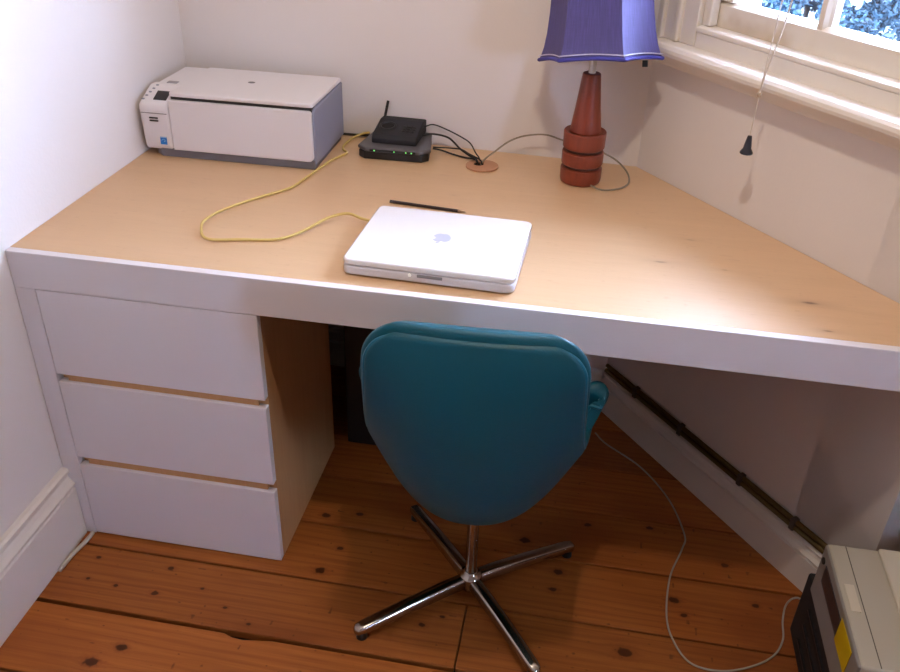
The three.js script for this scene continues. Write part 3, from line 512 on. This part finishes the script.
{
  const cab = (name, pts, r, m, label, group) => tag(mesh(name, tube(pts, r, 80, 7), m), label, 'cable', group);
  const gx = 0.828, gz = 0.094, end = [[gx - 0.006, DY + 0.018, gz - 0.012], [gx, DY + 0.014, gz], [gx + 0.001, DY + 0.0125, gz + 0.002]];
  cab('power_cable', [[0.668, 0.792, -0.008], [0.690, 0.797, -0.018], [0.725, 0.788, -0.016], [0.765, 0.776, -0.004], [0.795, 0.773, 0.030], [0.815, 0.762, 0.066], ...end.map(([a, b, c]) => [a + 0.003, b, c])], 0.0018, M.black, 'thin black cable leaving the top of the phone base');
  cab('power_cable', [[0.666, 0.776, 0.012], [0.695, 0.780, 0.006], [0.735, 0.772, 0.002], [0.770, 0.756, 0.030], [0.800, 0.752, 0.064], ...end.map(([a, b, c]) => [a - 0.004, b - 0.004, c + 0.002])], 0.0026, M.black, 'thick black cable leaving the side of the phone base');
  cab('power_cable', [[0.700, 0.752, 0.036], [0.722, 0.748, 0.032], [0.752, 0.7434, 0.040], [0.785, 0.7434, 0.056], [0.806, 0.750, 0.078], ...end.map(([a, b, c]) => [a - 0.001, b - 0.008, c + 0.004])], 0.0024, M.black, 'black cable from the router lying low on the desk');
  cab('power_cable', [[0.698, 0.750, 0.020], [0.735, 0.750, 0.016], [0.772, 0.752, 0.024], [0.797, 0.753, 0.054], ...end.map(([a, b, c]) => [a + 0.008, b - 0.006, c + 0.004])], 0.0019, M.black, 'arched black cable from the router to the cable outlet');
  const cord = std(0x8f8373, 0.55);
  cab('lamp_cord', [[1.108, 0.7475, 0.178], [1.128, 0.7440, 0.189], [1.154, 0.7428, 0.185], [1.183, 0.7428, 0.162], [1.198, 0.744, 0.125], [1.192, 0.752, 0.080], [1.165, 0.766, 0.045], [1.130, 0.779, 0.034], [1.078, 0.791, 0.030], [1.027, 0.801, 0.029], [0.981, 0.811, 0.029], [0.930, 0.803, 0.030], [0.893, 0.787, 0.036], [0.864, 0.767, 0.056], [0.842, 0.754, 0.083], [0.8345, 0.7455, 0.097], [0.834, 0.7435, 0.0975]], 0.0022, cord, 'grey-brown lamp cord curling from the lamp to the cable outlet');
  cab('printer_cable', [[0.40, 0.7445, -0.0385], [0.44, 0.7450, -0.0365], [0.48, 0.746, -0.0352], [0.520, 0.748, -0.0345], [0.545, 0.752, -0.034]], 0.0030, M.black, 'black cable along the wall between printer and router');
}

// ---------------------------------------------------------------- blind cord with its weight
{
  const b = thing('blind_cord', 'pale blind cord with black weight hanging before the window', 'blind cord', [0, 0, 0]);
  const pale = std(0xd8cfc6, 0.7), A = (s, y, o) => wallAt(s, y, o);
  mesh('cord', tube([A(0.432, 2.16, 0.05), A(0.424, 1.6, 0.068), A(0.415, 1.213, 0.078), A(0.411, 1.042, 0.080)], 0.0014, 30, 6), pale, b);
  mesh('cord', tube([A(0.462, 2.16, 0.05), A(0.450, 1.6, 0.066), A(0.434, 1.22, 0.074), A(0.416, 1.09, 0.079), A(0.411, 1.042, 0.080)], 0.0016, 30, 6), pale, b);
  const kn = mesh('joining_bead', new THREE.SphereGeometry(0.0042, 14, 10), std(0xb9a48e, 0.5), b); kn.position.set(...A(0.411, 1.040, 0.080)); kn.scale.y = 1.5;
  mesh('cord', tube([A(0.411, 1.038, 0.080), A(0.4105, 1.0, 0.080), A(0.410, 0.958, 0.080)], 0.0012, 12, 6), pale, b);
  const w = mesh('weight', new THREE.LatheGeometry([[0.0001, 0.036], [0.0038, 0.036], [0.0046, 0.034], [0.0075, 0.016], [0.0082, 0.010], [0.0125, 0.003], [0.0132, 0.0005], [0.0125, -0.001], [0.0001, -0.001]].map((q) => new THREE.Vector2(...q)), 24), std(0x1d1d24, 0.3), b);
  w.position.set(...A(0.410, 0.921, 0.080)); w.userData.label = 'black tapering plastic weight';
}

// ---------------------------------------------------------------- pipes along the window wall
{
  const brass = std(0x6b5a36, 0.45, { metalness: 0.75 });
  const up = thing('pipe_pair', 'two dull brass pipes clipped along the top of the skirting', 'pipes', [WX, 0, 0], TURN);
  for (const [y, off, r] of [[0.1315, 0.0105, 0.0068], [0.1470, 0.0095, 0.0060]]) mesh('pipe', bar([0.012, y, off], [0.898, y, off], r, 12), brass, up);
  for (const s of [0.146, 0.330, 0.547, 0.714]) { const k = mesh('clip', boxG(s - 0.007, s + 0.007, 0.1225, 0.1545, 0.0005, 0.0185, 0.003), std(0x4a4440, 0.6), up); k.userData.label = 'dark pipe clip'; }
}

// ---------------------------------------------------------------- machine on the floor
{
  const m = thing('laser_printer', 'beige office printer with yellow sticker on the floor under the desk end', 'printer', [0, 0, 0]);
  const x0 = 1.638, z0 = 0.795, z1 = 1.086, h = 0.300, beige = phys(0xb9b2a2, 0.5), pale = phys(0xd0c8b6, 0.5), grey = phys(0x8f8a86, 0.5);
  mesh('lower_case', boxG(x0 + 0.006, 1.995, 0.0004, 0.174, z0 - 0.045, z1 - 0.012, 0.006), M.blackMatte, m);
  mesh('front_panel', boxG(x0, x0 + 0.05, 0.172, h - 0.002, z0 + 0.002, z1 - 0.002, 0.004), grey, m);
  mesh('body', boxG(x0 + 0.003, 2.0, 0.175, h, z0, z1, 0.006), beige, m);
  mesh('top_seam', boxG(x0 + 0.0355, x0 + 0.037, h - 0.004, h + 0.0006, z0 + 0.004, z1 - 0.004), std(0x55504a, 0.7), m);
  mesh('raised_lid', boxG(1.733, 1.985, h - 0.002, h + 0.008, z0 + 0.003, z1 - 0.02, 0.004), pale, m);
  mesh('display_window', boxG(x0 - 0.0012, x0 + 0.004, 0.236, 0.278, 0.835, 0.975, 0.0008), std(0x34323a, 0.3), m);
  const b = mesh('power_button', new THREE.CylinderGeometry(0.007, 0.007, 0.003, 18), std(0x2a2626, 0.5), m); b.rotation.z = Math.PI / 2; b.position.set(x0 - 0.001, 0.272, 0.817);
  const lev = mesh('release_catch', boxG(x0 + 0.012, x0 + 0.030, h - 0.001, h + 0.0018, 0.90, 0.965, 0.0012), pale, m); lev.userData.label = 'pale release catch on the top';
  const st = mesh('warning_sticker', boxG(x0 - 0.0018, x0 - 0.0008, 0.232, 0.288, 0.972, 1.048), std(0xc9a800, 0.55), m); st.userData.label = 'bright yellow sticker';
  for (let i = 0; i < 3; i++) mesh('tray_rib', boxG(x0 + 0.002, x0 + 0.01, 0.04 + 0.045 * i, 0.046 + 0.045 * i, z0 + 0.02, z1 - 0.04, 0.001), M.black, m);
}

// ---------------------------------------------------------------- cables on the floor
{
  const white = std(0xc9c2b8, 0.5), y = 0.0036;
  tag(mesh('floor_cable', tube([[1.205, y, 0.150], [1.237, y, 0.194], [1.329, y, 0.274], [1.399, y, 0.387], [1.433, y, 0.508], [1.425, y, 0.560], [1.393, y, 0.656], [1.381, y, 0.767], [1.391, y, 0.833], [1.425, y, 0.888], [1.485, y, 0.896], [1.548, y, 0.873], [1.598, y, 0.836], [1.624, y + 0.002, 0.790], [1.630, y + 0.006, 0.740], [1.636, y + 0.03, 0.715], [1.650, y + 0.06, 0.72], [1.668, y + 0.07, 0.75], [1.672, y + 0.07, 0.792]], 0.0021, 200, 7), std(0xaaa298, 0.5)), 'long white cable snaking over the floor beside the window wall', 'cable');
  tag(mesh('floor_cable', tube([[0.040, 0.0055, 0.7955], [0.040, 0.0055, 0.812], [0.037, 0.0055, 0.838], [0.0315, 0.0055, 0.866], [0.0295, 0.0055, 0.90], [0.0290, 0.0055, 0.92]], 0.0050, 40, 8), white), 'short white cable emerging beside the skirting by the drawers', 'cable');
}

// ---------------------------------------------------------------- garden outside
{
  const ground = mesh('ground', boxG(-20, 40, -0.9, -0.7, -60, 20), std(0x1c2c30, 0.95)); struct(ground);
  const leafG = new THREE.BufferGeometry(); leafG.setAttribute('position', new THREE.Float32BufferAttribute([0, 0, -0.5, 0.22, 0.05, 0, -0.22, 0.05, 0, 0, -0.03, 0.5], 3)); leafG.setIndex([0, 2, 1, 1, 2, 3]); leafG.computeVertexNormals();
  const leafM = new THREE.MeshPhysicalMaterial({ color: 0x0c2c3c, roughness: 0.7, side: THREE.DoubleSide });
  const shrub = (x, z, r, h, n, label) => {
    const g = thing('garden_shrub', label, 'shrub', [x, -0.7, z], 0, 'garden shrubs outside the window');
    mesh('stem', bar([0, 0, 0], [0.02, h * 0.3, 0.01], 0.03, 8), std(0x1a1512, 0.9), g);
    const im = new THREE.InstancedMesh(leafG, leafM, n); im.name = 'foliage'; im.userData.kind = 'stuff'; im.castShadow = im.receiveShadow = true;
    const clumps = [...Array(14)].map(() => [(rnd() - 0.5) * 1.5 * r, h * (0.25 + 0.65 * rnd()), (rnd() - 0.5) * 1.5 * r, r * (0.28 + 0.22 * rnd())]);
    const o = new THREE.Object3D(), col = new THREE.Color();
    for (let i = 0; i < n; i++) {
      const c = clumps[i % 14], a = rnd() * 6.283, u = rnd() * 2 - 1, q = Math.sqrt(1 - u * u), k = c[3] * Math.cbrt(0.3 + 0.7 * rnd());
      o.position.set(c[0] + k * q * Math.cos(a), c[1] + k * u, c[2] + k * q * Math.sin(a)); o.rotation.set(rnd() * 6.283, rnd() * 6.283, rnd() * 6.283); o.scale.setScalar(0.055 + 0.06 * rnd()); o.updateMatrix(); im.setMatrixAt(i, o.matrix);
      const t = 0.6 + 0.8 * rnd(); im.setColorAt(i, col.setRGB(t, t, t));
    }
    g.add(im);
  };
  shrub(2.62, -7.7, 0.42, 1.5, 4200, 'leafy shrub outside, seen low in the left pane beside the blind cord');
  shrub(3.16, -7.9, 0.45, 1.9, 4200, 'leafy shrub outside, seen just left of the glazing bar');
  shrub(3.62, -7.5, 0.40, 1.7, 4200, 'leafy shrub outside, seen just right of the glazing bar');
  shrub(4.12, -7.7, 0.45, 1.8, 4200, 'leafy shrub outside, seen at the far right of the right pane');
}

renderer.render(scene, camera);
